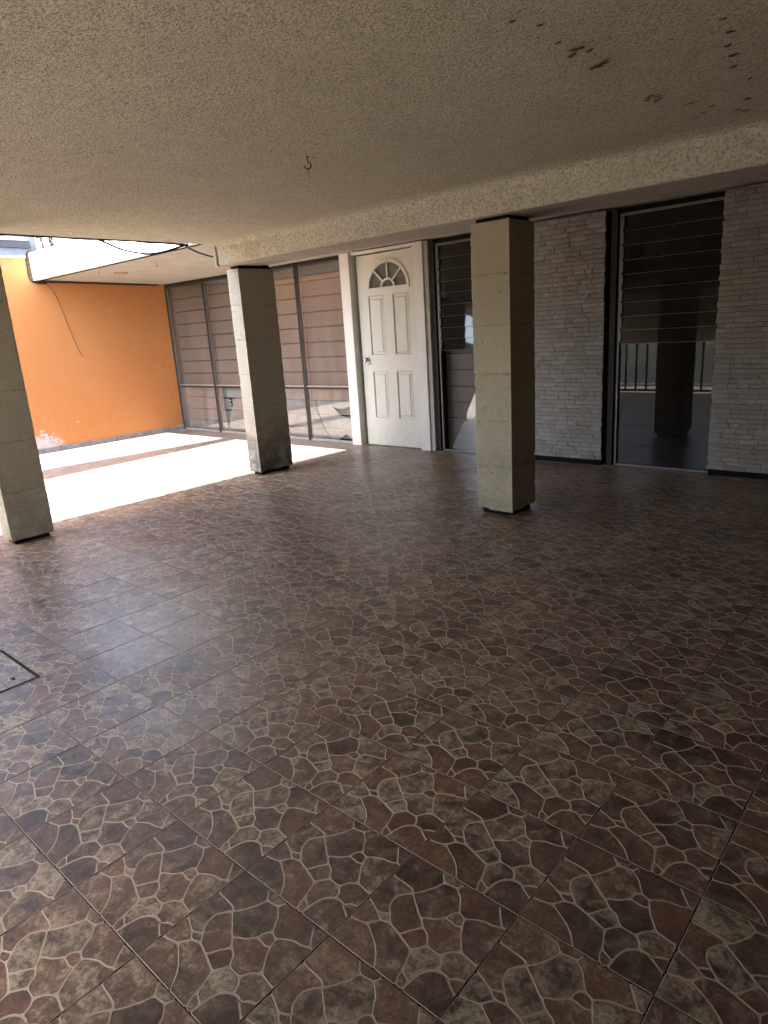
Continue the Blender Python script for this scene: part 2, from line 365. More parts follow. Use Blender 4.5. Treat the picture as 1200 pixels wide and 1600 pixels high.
def world_loc(o):
    v = Vector(o.location)
    if o.parent: v = v + o.matrix_parent_inverse.to_translation() + world_loc(o.parent)
    return v
def wob(pts, amp, n=6, seed=0):
    """catmull interpolation with a little wobble, for cables"""
    rnd = random.Random(seed); P = [Vector(p) for p in pts]; out = []
    for i in range(len(P)-1):
        p0, p1, p2, p3 = P[max(i-1,0)], P[i], P[i+1], P[min(i+2,len(P)-1)]
        for k in range(n):
            t = k/n
            q = 0.5*((2*p1) + (p2-p0)*t + (2*p0-5*p1+4*p2-p3)*t*t + (3*p1-p0-3*p2+p3)*t**3)
            out.append(q + Vector([rnd.uniform(-amp, amp) for _ in range(3)]))
    out.append(P[-1]); return out

# ================================================================== FLOOR
TPX, TPY, TX0, TY0 = 0.3272, 0.3232, -1.3365, 0.497
PT = {'A1': (0.0, 0.211), 'A2': (0.148, 0.247), 'A3': (0.275, 0.178), 'A4': (0.359, 0.109), 'A5': (0.436, 0.0), 'B1': (0.209, 0.331), 'B2': (0.149, 0.372), 'B3': (0.077, 0.407), 'B4': (0.0, 0.43), 'C1': (0.0, 0.727), 'D1': (0.229, 0.415), 'D2': (0.29, 0.355), 'E0': (0.162, 0.564), 'E00': (0.177, 0.484), 'E000': (0.204, 0.632), 'E1': (0.248, 0.676), 'Ex': (0.33, 0.611), 'E2': (0.438, 0.534), 'E3': (0.501, 0.48), 'E34': (0.443, 0.4), 'E4': (0.391, 0.327), 'C2': (0.096, 0.717), 'C3': (0.22, 0.705), 'F0': (0.306, 1.0), 'F1': (0.385, 0.914), 'F2': (0.364, 0.844), 'F3': (0.318, 0.761), 'F4': (0.283, 0.712), 'G0': (0.533, 1.0), 'G1': (0.499, 0.929), 'Gx': (0.574, 0.865), 'G2': (0.64, 0.751), 'G2a': (0.6, 0.715), 'H1': (0.585, 0.648), 'H1a': (0.525, 0.587), 'G3': (0.958, 0.834), 'G5': (0.892, 0.809), 'G6': (0.791, 0.788), 'G4': (0.704, 0.728), 'I0': (0.839, 1.0), 'I1': (0.9, 0.908), 'J0': (1.0, 0.839), 'K0': (0.728, 0.655), 'K00': (0.685, 0.638), 'K1': (0.753, 0.6), 'K2': (0.797, 0.548), 'H5': (0.835, 0.483), 'H6': (0.737, 0.367), 'H55': (0.769, 0.432), 'H7': (0.62, 0.374), 'E35': (0.57, 0.45), 'M1': (0.55, 0.27), 'M2': (0.473, 0.298), 'M3': (0.579, 0.319), 'N1': (1.0, 0.463), 'N2': (0.913, 0.471), 'O0': (1.0, 0.321), 'O1': (0.935, 0.305), 'O2': (0.89, 0.26), 'O3': (0.855, 0.272), 'J3': (0.8, 0.268), 'J4': (0.782, 0.322), 'Q1': (0.734, 0.224), 'Q2': (0.706, 0.157), 'R1': (0.69, 0.068), 'R2': (0.645, 0.094), 'R3': (0.595, 0.119), 'R4': (0.576, 0.192), 'S1': (0.681, 0.0), 'S2': (0.629, 0.0), 'S3': (0.601, 0.059), 'T1': (1.0, 0.186), 'T2': (0.928, 0.225),
      'L': (0, 0), 'T': (0, 1), 'R': (1, 1), 'B': (1, 0)}
STONES = ['L A1 A2 A3 A4 A5', 'A1 B4 B3 B2 B1 A2', 'B2 D1 D2 B1', 'B4 C1 C2 C3 E1 E000 E0 E00 D1 B2 B3', 'D1 E00 E0 E000 E1 Ex E2 E3 E34 E4 D2',
 'C1 T F0 F1 F2 F3 F4 E1 C3 C2', 'F0 G0 G1 F1', 'E1 F4 F3 F2 F1 G1 Gx G2 G2a H1 H1a E2 Ex', 'G1 G0 I0 I1 G3 G5 G6 G4 G2 Gx', 'I0 R J0 G3 I1',
 'H1 G2a G2 G4 K0 K00', 'E2 H1a H1 K00 K0 K1 K2 H5 H55 H6 H7 E35 E3', 'E4 E34 E3 E35 H7 M3 M1 M2', 'K0 G4 G6 G5 G3 J0 N1 N2 H5 K2 K1', 'H6 H55 H5 N2 N1 O0 O1 O2 O3 J3 J4',
 'M1 M3 H7 H6 J4 J3 Q1 Q2 R1 R2 R3 R4', 'R3 R2 R1 S1 S2 S3', 'A2 B1 D2 E4 M2 M1 R4 R3 S3 S2 A5 A4 A3', 'R1 Q2 Q1 J3 O3 T2 T1 B S1', 'O2 O1 O0 T1 T2 O3']
def inset(P, d):
    n = len(P); out = []
    for i in range(n):
        a, b, c = P[i-1], P[i], P[(i+1) % n]
        e1 = (b-a)/np.linalg.norm(b-a); e2 = (c-b)/np.linalg.norm(c-b)
        n1 = np.array([-e1[1], e1[0]]); n2 = np.array([-e2[1], e2[0]])
        bis = n1+n2; L = bis.dot(bis)
        k = min(2.0/max(L, 1e-3), 1.6)
        out.append(b + bis*d*k)
    return np.array(out)
def chaikin(P, it):
    for _ in range(it):
        Q = []
        n = len(P)
        for i in range(n):
            a, b = P[i], P[(i+1) % n]
            Q += [0.75*a+0.25*b, 0.25*a+0.75*b]
        P = np.array(Q)
    return P
def tile_template():
    V = []; F = []; FM = []; SID = []
    def addv(p, sid): V.append(p); SID.append(sid); return len(V)-1
    g = 0.0020; W, H = TPX, TPY
    a = [addv(p, -1) for p in ((g,g,-0.003),(W-g,g,-0.003),(W-g,H-g,-0.003),(g,H-g,-0.003))]
    g2 = g+0.0012
    b = [addv(p, -1) for p in ((g2,g2,0),(W-g2,g2,0),(W-g2,H-g2,0),(g2,H-g2,0))]
    F.append(b); FM.append(1)
    for i in range(4): F.append([a[i], a[(i+1)%4], b[(i+1)%4], b[i]]); FM.append(2)
    rnd = random.Random(3)
    for k, names in enumerate(STONES):
        P = []
        for nm in names.split():
            u, v = PT[nm]; x, y = u*W, v*H; e = 0.0008
            pass
            P.append((x, y))
        P = np.array(P)
        ar = 0.5*np.sum(P[:,0]*np.roll(P[:,1],-1)-np.roll(P[:,0],-1)*P[:,1])
        if ar < 0: P = P[::-1].copy()
        corner = [any(abs(q[0]-c0) < 0.002 and abs(q[1]-c1) < 0.002 for c0 in (0, W) for c1 in (0, H)) for q in P]
        # densify + wobble inner edges
        D = []
        for i in range(len(P)):
            p, q = P[i], P[(i+1) % len(P)]; L = np.linalg.norm(q-p); m = max(1, int(L/0.014))
            on = (abs(p[0]-q[0]) < 1e-4 and (p[0] < 0.001 or p[0] > W-0.001)) or (abs(p[1]-q[1]) < 1e-4 and (p[1] < 0.001 or p[1] > H-0.001))
            for s in range(m):
                r = p + (q-p)*s/m
                if not on and s > 0:
                    # wobble depends on place so both sides of a vein follow each other
                    r = r + 0.0016*np.array([noise.noise((r[0]*70, r[1]*70, 1.3)), noise.noise((r[0]*70, r[1]*70, 7.7))])*2
                D.append(r)
                if on and s == 0 and corner[i]: D.append(r.copy()+1e-6)
        D = np.array(D)
        small = len(names.split()) <= 4
        w_in = 0.0021 if small else rnd.uniform(0.0021, 0.0030)
        base = chaikin(inset(D, w_in-0.0011), 1); top = chaikin(inset(D, w_in), 1); ww = np.array([[noise.noise((p[0]*55, p[1]*55, k*3.1)), noise.noise((p[0]*55, p[1]*55, k*3.1+9))] for p in base])*0.0016
        ww[(base[:,0] < 0.004) | (base[:,0] > W-0.004) | (base[:,1] < 0.004) | (base[:,1] > H-0.004)] = 0; base = base+ww; top = top+ww
        n = len(base)
        ib = [addv((p[0], p[1], 0.0001), k) for p in base]; it_ = [addv((p[0], p[1], 0.0009), k) for p in top]
        F.append(it_); FM.append(0)
        for i in range(n): F.append([ib[i], ib[(i+1)%n], it_[(i+1)%n], it_[i]]); FM.append(1)
    return np.array(V, dtype=np.float64), F, FM, np.array(SID)
def build_floor():
    V, F, FM, SID = tile_template()
    i0 = int(math.floor((-9.8-TX0)/TPX)); i1 = int(math.ceil((1.8-TX0)/TPX)); j0 = -5; j1 = int(math.ceil((6.07-TY0)/TPY))
    tiles = [(i, j) for i in range(i0, i1) for j in range(j0, j1)]
    nV = len(V); nT = len(tiles)
    lens = np.array([len(f) for f in F]); flat = np.array([v for f in F for v in f])
    allv = np.zeros((nT, nV, 3)); tone = np.zeros((nT, nV, 3))
    variants = RNG.rand(6, 20, 2); sid = np.where(SID < 0, 0, SID)
    hatch = (-3.40, -2.985, 0.42, 0.95)
    for t, (i, j) in enumerate(tiles):
        tv = V.copy(); ox, oy = TX0+i*TPX, TY0+j*TPY
        tilt = RNG.uniform(-0.0022, 0.0022, 2)
        tv[:, 2] += (tv[:, 0]-TPX/2)*tilt[0] + (tv[:, 1]-TPY/2)*tilt[1]
        tv[:, 0] += ox; tv[:, 1] += oy
        allv[t] = tv
        k = RNG.randint(6); jit = RNG.uniform(-0.12, 0.12, 20); tb = RNG.uniform(-0.10, 0.10)
        tone[t, :, 0] = np.clip(variants[k][sid, 0] + jit[sid] + tb, 0, 1)
        tone[t, :, 1] = variants[k][sid, 1]; tone[t, :, 2] = RNG.rand()
    allv = allv.reshape(-1, 3); nb = len(allv)
    # joint bed under the tiles
    x0, x1, y0, y1 = TX0+i0*TPX-0.01, TX0+i1*TPX+0.01, TY0+j0*TPY-0.01, TY0+j1*TPY+0.01
    bed = np.array([(x0,y0,-0.0022),(x1,y0,-0.0022),(x1,y1,-0.0022),(x0,y1,-0.0022)])
    co = np.vstack([allv, bed]); me = bpy.data.meshes.new('floor')
    loops = (flat[None, :] + (np.arange(nT)*nV)[:, None]).ravel(); loops = np.concatenate([loops, np.arange(nb, nb+4)])
    L = np.concatenate([np.tile(lens, nT), [4]]); st = np.concatenate([[0], np.cumsum(L)[:-1]])
    me.vertices.add(len(co)); me.vertices.foreach_set('co', co.ravel())
    me.loops.add(len(loops)); me.loops.foreach_set('vertex_index', loops.astype(np.int32))
    me.polygons.add(len(L)); me.polygons.foreach_set('loop_start', st.astype(np.int32))
    me.polygons.foreach_set('material_index', np.concatenate([np.tile(np.array(FM), nT), [2]]).astype(np.int32))
    at = me.attributes.new('tone', 'FLOAT_VECTOR', 'POINT')
    tn = np.vstack([tone.reshape(-1, 3), np.zeros((4, 3))]); at.data.foreach_set('vector', tn.ravel())
    for k in ('stone', 'vein', 'joint'): me.materials.append(M[k])
    me.polygons.foreach_set('use_smooth', np.zeros(len(L), dtype=bool)); me.update(calc_edges=True); me.validate()
    o = bpy.data.objects.new('floor', me); COL.objects.link(o); tag(o, kind='structure')
    o['label'] = 'brown crazy-paving patterned ceramic tile floor'
build_floor()
g = MB(); g.faces([(-60,-60,-0.12),(60,-60,-0.12),(60,60,-0.12),(-60,60,-0.12)], [(0,1,2,3)]); g.build('ground', M['asphalt'], kind='structure')

# ================================================================== CEILING
CEIL = 2.27; SLX = -5.71; BY0, BY1, BZ = 4.08, 4.54, 2.072
m = MB()
# underside as a fine-ish grid with very slight sag
nx, ny = 76, 46; xs = np.linspace(SLX+0.02, 1.8, nx); ys = np.linspace(-1.42, 4.078, ny)
vs = [(x, y, CEIL + 0.006*noise.noise((x*0.9, y*0.9, 0.0)) + 0.0025*noise.noise((x*6, y*6, 3.0))) for y in ys for x in xs]
fs = [(j*nx+i, (j+1)*nx+i, (j+1)*nx+i+1, j*nx+i+1) for j in range(ny-1) for i in range(nx-1)]
m.faces(vs, fs, M['ceiling'])
m.box(-5.605, 1.8, 4.0, 6.6, CEIL+0.012, 2.56, M['ceiling'])
m.box(SLX+0.015, 1.8, -1.42, 4.0785, CEIL+0.02, 2.56, M['ceiling'])
m.box(SLX-0.012, SLX+0.02, -1.42, 4.078, CEIL+0.004, 2.58, M['soffit_band'], 0.004)   # drip edge of slab
ceil = m.build('ceiling', None, kind='structure')
for f in ceil.data.polygons:
    pass
# chipped patches where render has fallen
m = MB()
spots = [(-1.184,2.613,.045,.018,35),(-1.165,2.40,.030,.010,20),(-1.20,2.44,.02,.008,60),(-1.14,2.45,.018,.006,30),(-1.197,2.038,.010,.006,0),(-1.151,2.128,.010,.005,20),(-1.18,2.30,.012,.005,10),
         (-1.185,3.22,.022,.007,30),(-1.20,3.14,.02,.005,15),(-1.17,3.16,.016,.005,50),(-1.22,3.18,.014,.004,10),(-1.109,3.391,.022,.006,40),(-1.06,3.52,.014,.005,20),(-1.12,3.6,.012,.004,10),(-1.17,3.66,.010,.004,60),
         (-.767,2.682,.014,.008,30),(-.80,2.80,.016,.007,40),(-.82,2.92,.018,.009,30),(-.75,2.55,.010,.006,0),(-.849,3.05,.014,.006,40),(-.844,3.255,.010,.005,0),(-.92,3.549,.012,.007,80),(-.98,3.74,.018,.006,60),(-1.0,3.70,.012,.005,30)]
for (x, y, a, b, ang) in spots:
    n = 13; pts = []; ang = random.uniform(-30, 12); a *= 1.25; b *= 1.1; ca, sa = math.cos(R(ang)), math.sin(R(ang))
    for k in range(n):
        th = 2*math.pi*k/n; r = random.uniform(0.45, 1.3); u, v = a*r*math.cos(th), b*r*math.sin(th)
        pts.append((x+u*ca-v*sa, y+u*sa+v*ca))
    dz = CEIL-0.0085
    vs = [(p[0], p[1], dz) for p in pts] + [(x+(p[0]-x)*0.7, y+(p[1]-y)*0.7, dz-0.004*random.uniform(.3, 1.4)) for p in pts]
    m.faces(vs, [list(range(n, 2*n))] + [(k, (k+1) % n, n+(k+1) % n, n+k) for k in range(n)])
m.build('chipped_patch', M['chip'], ceil, label='dark brown chips where the ceiling render has fallen away')

# beam with rounded upper cove and roughcast front
root = empty('concrete_beam', (-2, 4.3, BZ), 'long low roughcast concrete beam resting above the two middle columns', 'beam')
prof = []
prof.append((BY0-0.16, CEIL+0.004))
for k in range(9):
    a = math.pi/2*k/8; prof.append((BY0-0.07+0.07*math.sin(a), CEIL-0.004-0.05*(1-math.cos(a))))
prof += [(BY0, BZ+0.015), (BY0+0.005, BZ+0.006), (BY0+0.015, BZ+0.002)]
m = MB(); nxx = 90; X = np.linspace(-5.605, 1.8, nxx)
vs = []
for x in X:
    for (y, z) in prof:
        dv = 0.006*noise.noise((x*2.1, y*3, z*3)); vs.append((x, y+dv, z + 0.3*dv))
n = len(prof)
m.faces(vs, [(i*n+k, i*n+k+1, (i+1)*n+k+1, (i+1)*n+k) for i in range(nxx-1) for k in range(n-1)], M['beam'])
m.build('beam_face', None, root)
m = MB(); m.box(-5.60, 1.8, BY0+0.008, BY1, BZ, CEIL+0.01, M['soffit_band'], 0.006); m.build('beam_body', None, root)
m = MB(); m.box(-5.632, -5.604, BY0-0.02, BY1-0.004, BZ-0.004, CEIL-0.005, M['soffit_band'], 0.004); m.build('end_cap', None, root)
for p in root.children:
    if p.name.startswith('beam_face'):
        for f in p.data.polygons: f.use_smooth = True

# ================================================================== COLUMNS
def chipped(m, x0, x1, y0, y1, z0, z1, mat, k):
    t = bmesh.new(); bmesh.ops.create_cube(t, size=1)
    bmesh.ops.subdivide_edges(t, edges=t.edges[:], cuts=19, use_grid_fill=True)
    for v in t.verts:
        sx, sy, sz = (abs(abs(q)-0.5) < 1e-4 for q in v.co); ne = sx+sy+sz
        p = Vector(((x0+x1)/2 + v.co.x*(x1-x0), (y0+y1)/2 + v.co.y*(y1-y0), (z0+z1)/2 + v.co.z*(z1-z0)))
        if ne >= 2:
            d = 0.0012 + max(0, noise.noise(p*23)-0.12)*0.011 + max(0, noise.noise(p*60)-0.2)*0.006
            if k == 0 and sz and v.co.z < 0: d += max(0, noise.noise(p*15))*0.014
            if sx: p.x -= math.copysign(d, v.co.x)
            if sy: p.y -= math.copysign(d, v.co.y)
            if sz: p.z -= math.copysign(min(d, 0.0009) if (k or v.co.z > 0) else d, v.co.z)
        else:
            q = 0.0012*noise.noise(p*7)
            if sx: p.x += q
            if sy: p.y += q
        v.co = p
    t.verts.index_update(); m.faces([tuple(v.co) for v in t.verts], [[v.index for v in f.verts] for f in t.faces], mat); t.free()
def column(x0, x1, y0, y1, mat, label, trim_x=True, top=2.045):
    root = empty('concrete_column', ((x0+x1)/2, (y0+y1)/2, 0), label, 'column', 'square concrete columns')
    nb = 6; z0 = 0.032; hh = (top-z0)/nb
    m = MB()
    for k in range(nb):
        j = random.uniform(-0.0012, 0.0012)
        chipped(m, x0+j, x1+j*0.5, y0+j, y1, z0+k*hh+0.0002, z0+(k+1)*hh-0.0002, mat, k)
    m.box(x0+0.006, x1-0.006, y0+0.006, y1-0.006, z0+0.003, top-0.003, M['dark'])
    m.build('shaft', None, root)
    m = MB(); m.box(x0+0.035, x1-0.03, y0+0.03, y1-0.03, 0.0, z0+0.002, M['dark']); m.build('plinth', None, root)
    m = MB(); m.box(x0+0.03, x1-0.03, y0+0.03, y1-0.03, top-0.002, BZ+0.01, M['dark']); m.build('neck', None, root)
    m = MB(); m.box(x1-0.013, x1+0.0035, y0-0.0035, y0+0.013, z0-0.001, top+0.001, M['col_trim'], 0.002)
    m.build('corner_bead', None, root)
    m = MB()
    for _ in range(9):
        z = random.uniform(0.3, 1.95)
        if random.random() < 0.5: m.lathe((random.uniform(x0+.03, x1-.05), y0+0.001, z), [(0.001, -0.002), (random.uniform(.003, .006), -0.0022), (0.003, 0.001)], 'y', 8)
        else:
            yy = random.uniform(y0+.04, y1-.04); m.box(x1-0.001, x1+0.002, yy-.004, yy+.004, z-.005, z+.004)
    m.build('pock_mark', M['dark'], root)
    return root
c3 = column(-2.772, -2.468, 4.13, 4.475, M['col'], 'square concrete column standing in front of the stone wall, right of the door')
c2 = column(-5.70, -5.522, 4.235, 4.68, M['col_stained'], 'concrete column with dark stained base at the left end of the beam')
c1 = column(-5.50, -5.31, 1.70, 2.015, M['col'], 'concrete column nearest the camera, cut by the left edge of the photo', top=2.24)

# ================================================================== ORANGE WALL + CANOPY
OX = -9.8
root = empty('orange_wall', (OX, 3, 0), 'flat orange painted courtyard wall with flaked white patch at its foot', 'wall')
m = MB(); m.box(OX-0.15, OX, -5.0, 6.07, 0, 2.60, M['orange']); m.build('wall_face', None, root)
m = MB(); m.box(OX-0.17, OX+0.012, -5.0, 4.07, 2.60, 2.625, M['cap'], 0.004); m.build('coping', None, root)
m = MB(); nn = 60; prev = None; vs = []; fs = []
ysk = np.linspace(-1.0, 6.05, nn)
for k, y in enumerate(ysk):
    h = 0.075 + 0.012*noise.noise((y*4, 0, 0)); t = 0.014+0.004*noise.noise((y*5, 2, 0))
    vs += [(OX+0.002, y, 0), (OX+t, y, 0), (OX+t*0.8, y, h-0.006), (OX+0.002, y, h)]
fs = [(4*k+a, 4*k+a+1, 4*k+a+5, 4*k+a+4) for k in range(nn-1) for a in range(3)]
m.faces(vs, fs, M['skirt']); m.build('skirting', None, root)

root = empty('entrance_canopy', (-7.7, 5, 2.3), 'flat white concrete canopy over the courtyard windows beside the orange wall', 'canopy')
m = MB(); m.box(-9.765, -5.634, 4.08, 4.16, 2.315, 2.66, M['fascia'], 0.008); m.build('fascia', None, root)
m = MB(); m.faces([(-9.79,4.161,2.325),(-5.606,4.161,2.325),(-5.606,6.06,2.272),(-9.79,6.06,2.272),(-9.79,4.161,2.62),(-5.606,4.161,2.62),(-5.606,6.06,2.62),(-9.79,6.06,2.62)],
                  [(0,3,2,1),(4,5,6,7),(0,1,5,4),(1,2,6,5),(2,3,7,6),(3,0,4,7)], M['soffit']); m.build('soffit', None, root)
m = MB(); m.box(-9.765, -5.63, 4.1615, 4.172, 2.306, 2.324, M['dark']); m.build('drip_groove', None, root)

# recessed lamp and small hooks in canopy
def zs(y): return 2.325 + (2.272-2.325)*(y-4.16)/1.9
root = empty('recessed_lamp', (-8.60, 4.72, zs(4.72)), 'round brass recessed lamp in the cream canopy underside', 'lamp')
m = MB(); m.lathe((-8.60, 4.72, zs(4.72)), [(0.055, 0.002), (0.085, 0.0), (0.088, -0.006), (0.075, -0.012), (0.06, -0.004)], 'z', 28); m.build('trim_ring', M['brass'], root)
m = MB(); m.lathe((-8.60, 4.72, zs(4.72)), [(0.01, -0.010), (0.045, -0.008), (0.058, -0.003), (0.057, 0.0)], 'z', 28); m.build('lamp_lens', M['lamp_glass'], root)
def hook(x, y, z, s, label, name='ceiling_hook'):
    m = MB(); pts = [(x, y, z+0.004), (x, y, z-0.35*s)]
    for k in range(11):
        a = math.pi*0.5 - k*R(27); pts.append((x + 0.22*s*math.cos(a)*0.75, y + 0.22*s*math.cos(a)*0.66, z - 0.57*s + 0.22*s*math.sin(a)))
    m.tube(pts, 0.045*s, 6)
    m.lathe((x, y, z), [(0.12*s, 0.002), (0.11*s, -0.03*s), (0.04*s, -0.06*s)], 'z', 10)
    if s > 0.06:
        m.tube([(x, y, z-0.78*s), (x+0.004, y, z-1.3*s)], 0.02*s, 5)
    tag(m.build(name, M['rust']), label, 'hook')
hook(-2.735, 2.615, CEIL-0.002, 0.075, 'rusty steel hook hanging alone from the middle of the rough ceiling')
hook(-8.486, 4.36, zs(4.36), 0.045, 'tiny hook in the canopy underside nearest the orange wall, left of the brass lamp')
hook(-7.49, 4.575, zs(4.575), 0.055, 'tiny hook in the canopy underside right of the brass lamp')

# cables
def cable(pts, r, label, amp=0.002, n=7, seed=1, name='cable', mat='rubber'):
    m = MB(); m.tube(wob(pts, amp, n, seed), r, 6); tag(m.build(name, M[mat]), label, 'cable')
cable([(-5.735, -0.8, 2.276), (-5.735, 1.5, 2.276), (-5.732, 2.4, 2.272), (-5.735, 3.2, 2.274), (-5.737, 3.86, 2.266)], 0.013, 'black cable clipped straight along the edge of the ceiling slab', 0.003, 12, 2)
cable([(-5.737, 2.97, 2.276), (-5.747, 3.08, 2.239), (-5.747, 3.2, 2.199), (-5.747, 3.42, 2.171), (-5.742, 3.62, 2.199), (-5.737, 3.75, 2.239), (-5.732, 3.84, 2.266)], 0.010, 'thin black cable sagging in a loop below the slab edge', 0.002, 6, 3)
cable([(-5.737, 3.80, 2.269), (-5.747, 3.92, 2.219), (-5.742, 4.02, 2.189), (-5.732, 4.12, 2.169)], 0.009, 'short black cable running from the slab edge to the beam end', 0.002, 6, 4)
cable([(-5.747, 2.45, 2.294), (-5.747, 2.475, 2.276), (-5.747, 2.49, 2.264), (-5.737, 2.5, 2.276)], 0.010, 'small dark knot of tape on the slab edge cable', 0.002, 4, 5)
cable([(-9.55, 4.07, 2.69), (-9.70, 4.06, 2.68), (-9.775, 4.06, 2.63), (-9.785, 4.06, 2.5), (-9.782, 4.06, 2.38), (-9.775, 4.07, 2.31), (-9.783, 4.14, 2.300), (-9.785, 4.6, 2.292), (-9.785, 5.3, 2.275), (-9.785, 5.95, 2.262)], 0.010, 'thick black cable wrapped round the canopy corner and along the top of the orange wall', 0.002, 8, 6)
cable([(-9.60, 4.06, 2.70), (-9.74, 4.05, 2.665), (-9.79, 4.045, 2.58), (-9.793, 4.04, 2.45), (-9.79, 4.05, 2.33), (-9.788, 4.12, 2.285), (-9.79, 4.26, 2.28)], 0.006, 'thinner black cable beside the thick one at the canopy corner', 0.003, 8, 7)
cable([(-9.793, 4.20, 2.285), (-9.79, 4.27, 2.26), (-9.79, 4.34, 2.15), (-9.79, 4.39, 1.98), (-9.79, 4.43, 1.80), (-9.79, 4.48, 1.58), (-9.79, 4.53, 1.38), (-9.79, 4.575, 1.275)], 0.0028, 'loose thin wire hanging in a curve down the orange wall', 0.0015, 6, 8, 'loose_wire')

# ================================================================== FACADE
FY = 6.07
# building mass behind windows (dark room shell)
root = empty('building', (-4, 6.6, 0), 'street-level building body behind the courtyard windows and stone walls', 'building')
m = MB(); m.box(-9.95, 1.8, 6.42, 6.6, 0, 2.268); m.build('back_wall', M['greywall'], root)
m = MB(); m.box(-9.95, -9.8005, 6.0705, 6.42, 0, 2.26); m.build('side_wall', M['greywall'], root)
m = MB(); m.box(-9.95, -5.606, 6.064, 6.6, 2.272, 2.615); m.build('roof_slab', M['greywall'], root)
m = MB(); m.box(-13.4, -5.5, 6.12, 6.4, 2.63, 3.32); m.build('upper_wall', M['upper'], root)
m = MB(); m.box(-9.8, 1.8, 6.05, 6.42, -0.05, 0.004); m.build('threshold', M['skirt'], root)

def window_bay():
    root = empty('window_bay', (-7.8, FY, 0), 'wide four-pane window with brown frames and beige boards under the canopy', 'window')
    xm = [-9.77, -8.77, -7.75, -6.735, -5.885]
    z0, zr, z1 = 0.03, 0.70, 2.225
    for i, x in enumerate(xm[:-1]):
        mm = MB(); wd = 0.05 if i == 0 else 0.028
        mm.box(x-wd, x+wd*0.2, FY-0.02, FY+0.045, 0.004, 2.268, M['frame'], 0.003)
        mm.box(x+wd*0.2+0.0005, x+wd*0.2+0.008, FY-0.012, FY+0.03, 0.004, 2.22, M['frame_mid'], 0.002)
        mm.build('mullion', None, root)
    mm = MB(); mm.box(xm[0]+0.012, xm[-1], FY-0.012, FY+0.03, z1, 2.266, M['frame'], 0.003); mm.build('head_rail', None, root)
    for i in range(4):
        a, b = xm[i]+0.025, xm[i+1]-0.028
        mm = MB(); mm.box(a, b, FY-0.014, FY+0.02, zr+0.016, zr+0.030, M['frame_lt'], 0.002); mm.box(a, b, FY-0.006, FY+0.03, zr-0.012, zr+0.0155, M['frame'], 0.002); mm.build('mid_rail', None, root)
        mm = MB(); mm.box(a, b, FY-0.012, FY+0.03, 0.004, z0, M['frame_lt'], 0.002); mm.build('sill_rail', None, root)
        # boards behind
        mm = MB(); zz = z0; k = 0
        edges = [z0] + [zr-0.012 - 0.185*q for q in (2, 1)] + [zr+0.03] + [zr+0.03+0.1855*q for q in range(1, 9)]
        edges = [z0, 0.16, 0.34, 0.525, zr+0.01] + [zr+0.01+0.1895*q for q in range(1, 9)] + [2.262]
        for q in range(len(edges)-1):
            if edges[q+1]-edges[q] < 0.02: continue
            dy = random.uniform(-0.003, 0.003)
            mm.box(a-0.02, b+0.02, FY+0.085+dy, FY+0.10, edges[q]+0.010, edges[q+1]-0.010, M['board_lt'], 0.002)
        mm.box(a-0.02, b+0.02, FY+0.1005, FY+0.115, 0.01, 2.262, M['dark'])
        mm.build('board_panel', None, root)
        g_ = MB(); g_.box(a, b, FY+0.004, FY+0.009, zr+0.03, z1); g_.build('upper_pane', M['glass'], root)
        # lower glass
        if i == 1:      # triangular hole in the middle
            g_ = MB()
            g_.prism([(a, z0), (a+0.16, z0), (a+0.10, zr-0.012), (a, zr-0.012)], 0.005, at=FY+0.004)
            g_.prism([(a+0.1605, z0), (b, z0), (b, 0.55), (a+0.40, 0.55), (a+0.21, 0.20)], 0.005, at=FY+0.004)
            g_.build('lower_pane', M['glass_low'], root, label='cracked lower pane with a triangular hole')
            o_ = MB(); o_.box(a+0.16, a+0.22, FY+0.07, FY+0.084, 0.40, 0.52, M['rubber'], 0.004)
            for dz in (0.43, 0.485): o_.box(a+0.172, a+0.208, FY+0.066, FY+0.0699, dz-0.015, dz+0.015, M['frame_lt'], 0.002)
            o_.build('wall_socket', None, root)
        elif i == 3:    # lens-shaped hole at right, strip missing at left
            up = []; lo = []; N = 14
            xl, xr, zc = a+0.42, b-0.004, 0.45
            for k in range(N+1):
                t = k/N; x = xl+(xr-xl)*t
                up.append((x, zc + 0.015 + 0.045*t*t*t - 0.085*math.sin(math.pi*t)*0.35)); lo.append((x, zc + 0.015 + 0.06*t*t*t*0.0 - 0.15*math.sin(math.pi*t*0.62)))
            g_ = MB()
            g_.prism([(a, zr-0.012), (a, 0.55), (a+0.12, 0.56), (xl, up[0][1])] + up[1:] + [(b, up[-1][1]+0.001), (b, zr-0.012)], 0.005, at=FY+0.004)
            g_.prism([(a, 0.548), (a, z0), (a+0.36, z0), (a+0.24, 0.18), (a+0.13, 0.42), (a+0.118, 0.557)], 0.005, at=FY+0.005)
            g_.build('lower_pane', M['glass_low'], root, label='broken lower pane with a leaf-shaped hole')
            g_ = MB(); g_.prism([(a+0.125, 0.555), (a+0.14, 0.42), (a+0.25, 0.18), (a+0.37, z0), (b-0.30, z0), (b-0.16, 0.115), (b-0.02, z0+0.03), (b, z0+0.02)] + lo[::-1], 0.004, at=FY+0.012)
            g_.build('glass_shard', M['shard'], root)
        else:
            g_ = MB(); g_.box(a, b, FY+0.004, FY+0.009, z0, zr-0.012); g_.build('lower_pane', M['glass_low'], root)
        if i == 0:
            o_ = MB(); o_.box(a+0.42, a+0.56, FY+0.074, FY+0.084, 0.56, 0.65, M['board_dk'], 0.004); o_.box(a+0.44, a+0.475, FY+0.071, FY+0.0735, 0.58, 0.63, M['frame_lt'], 0.001); o_.box(a+0.50, a+0.535, FY+0.071, FY+0.0735, 0.58, 0.63, M['frame_lt'], 0.001)
            o_.build('wall_socket', None, root)
window_bay()

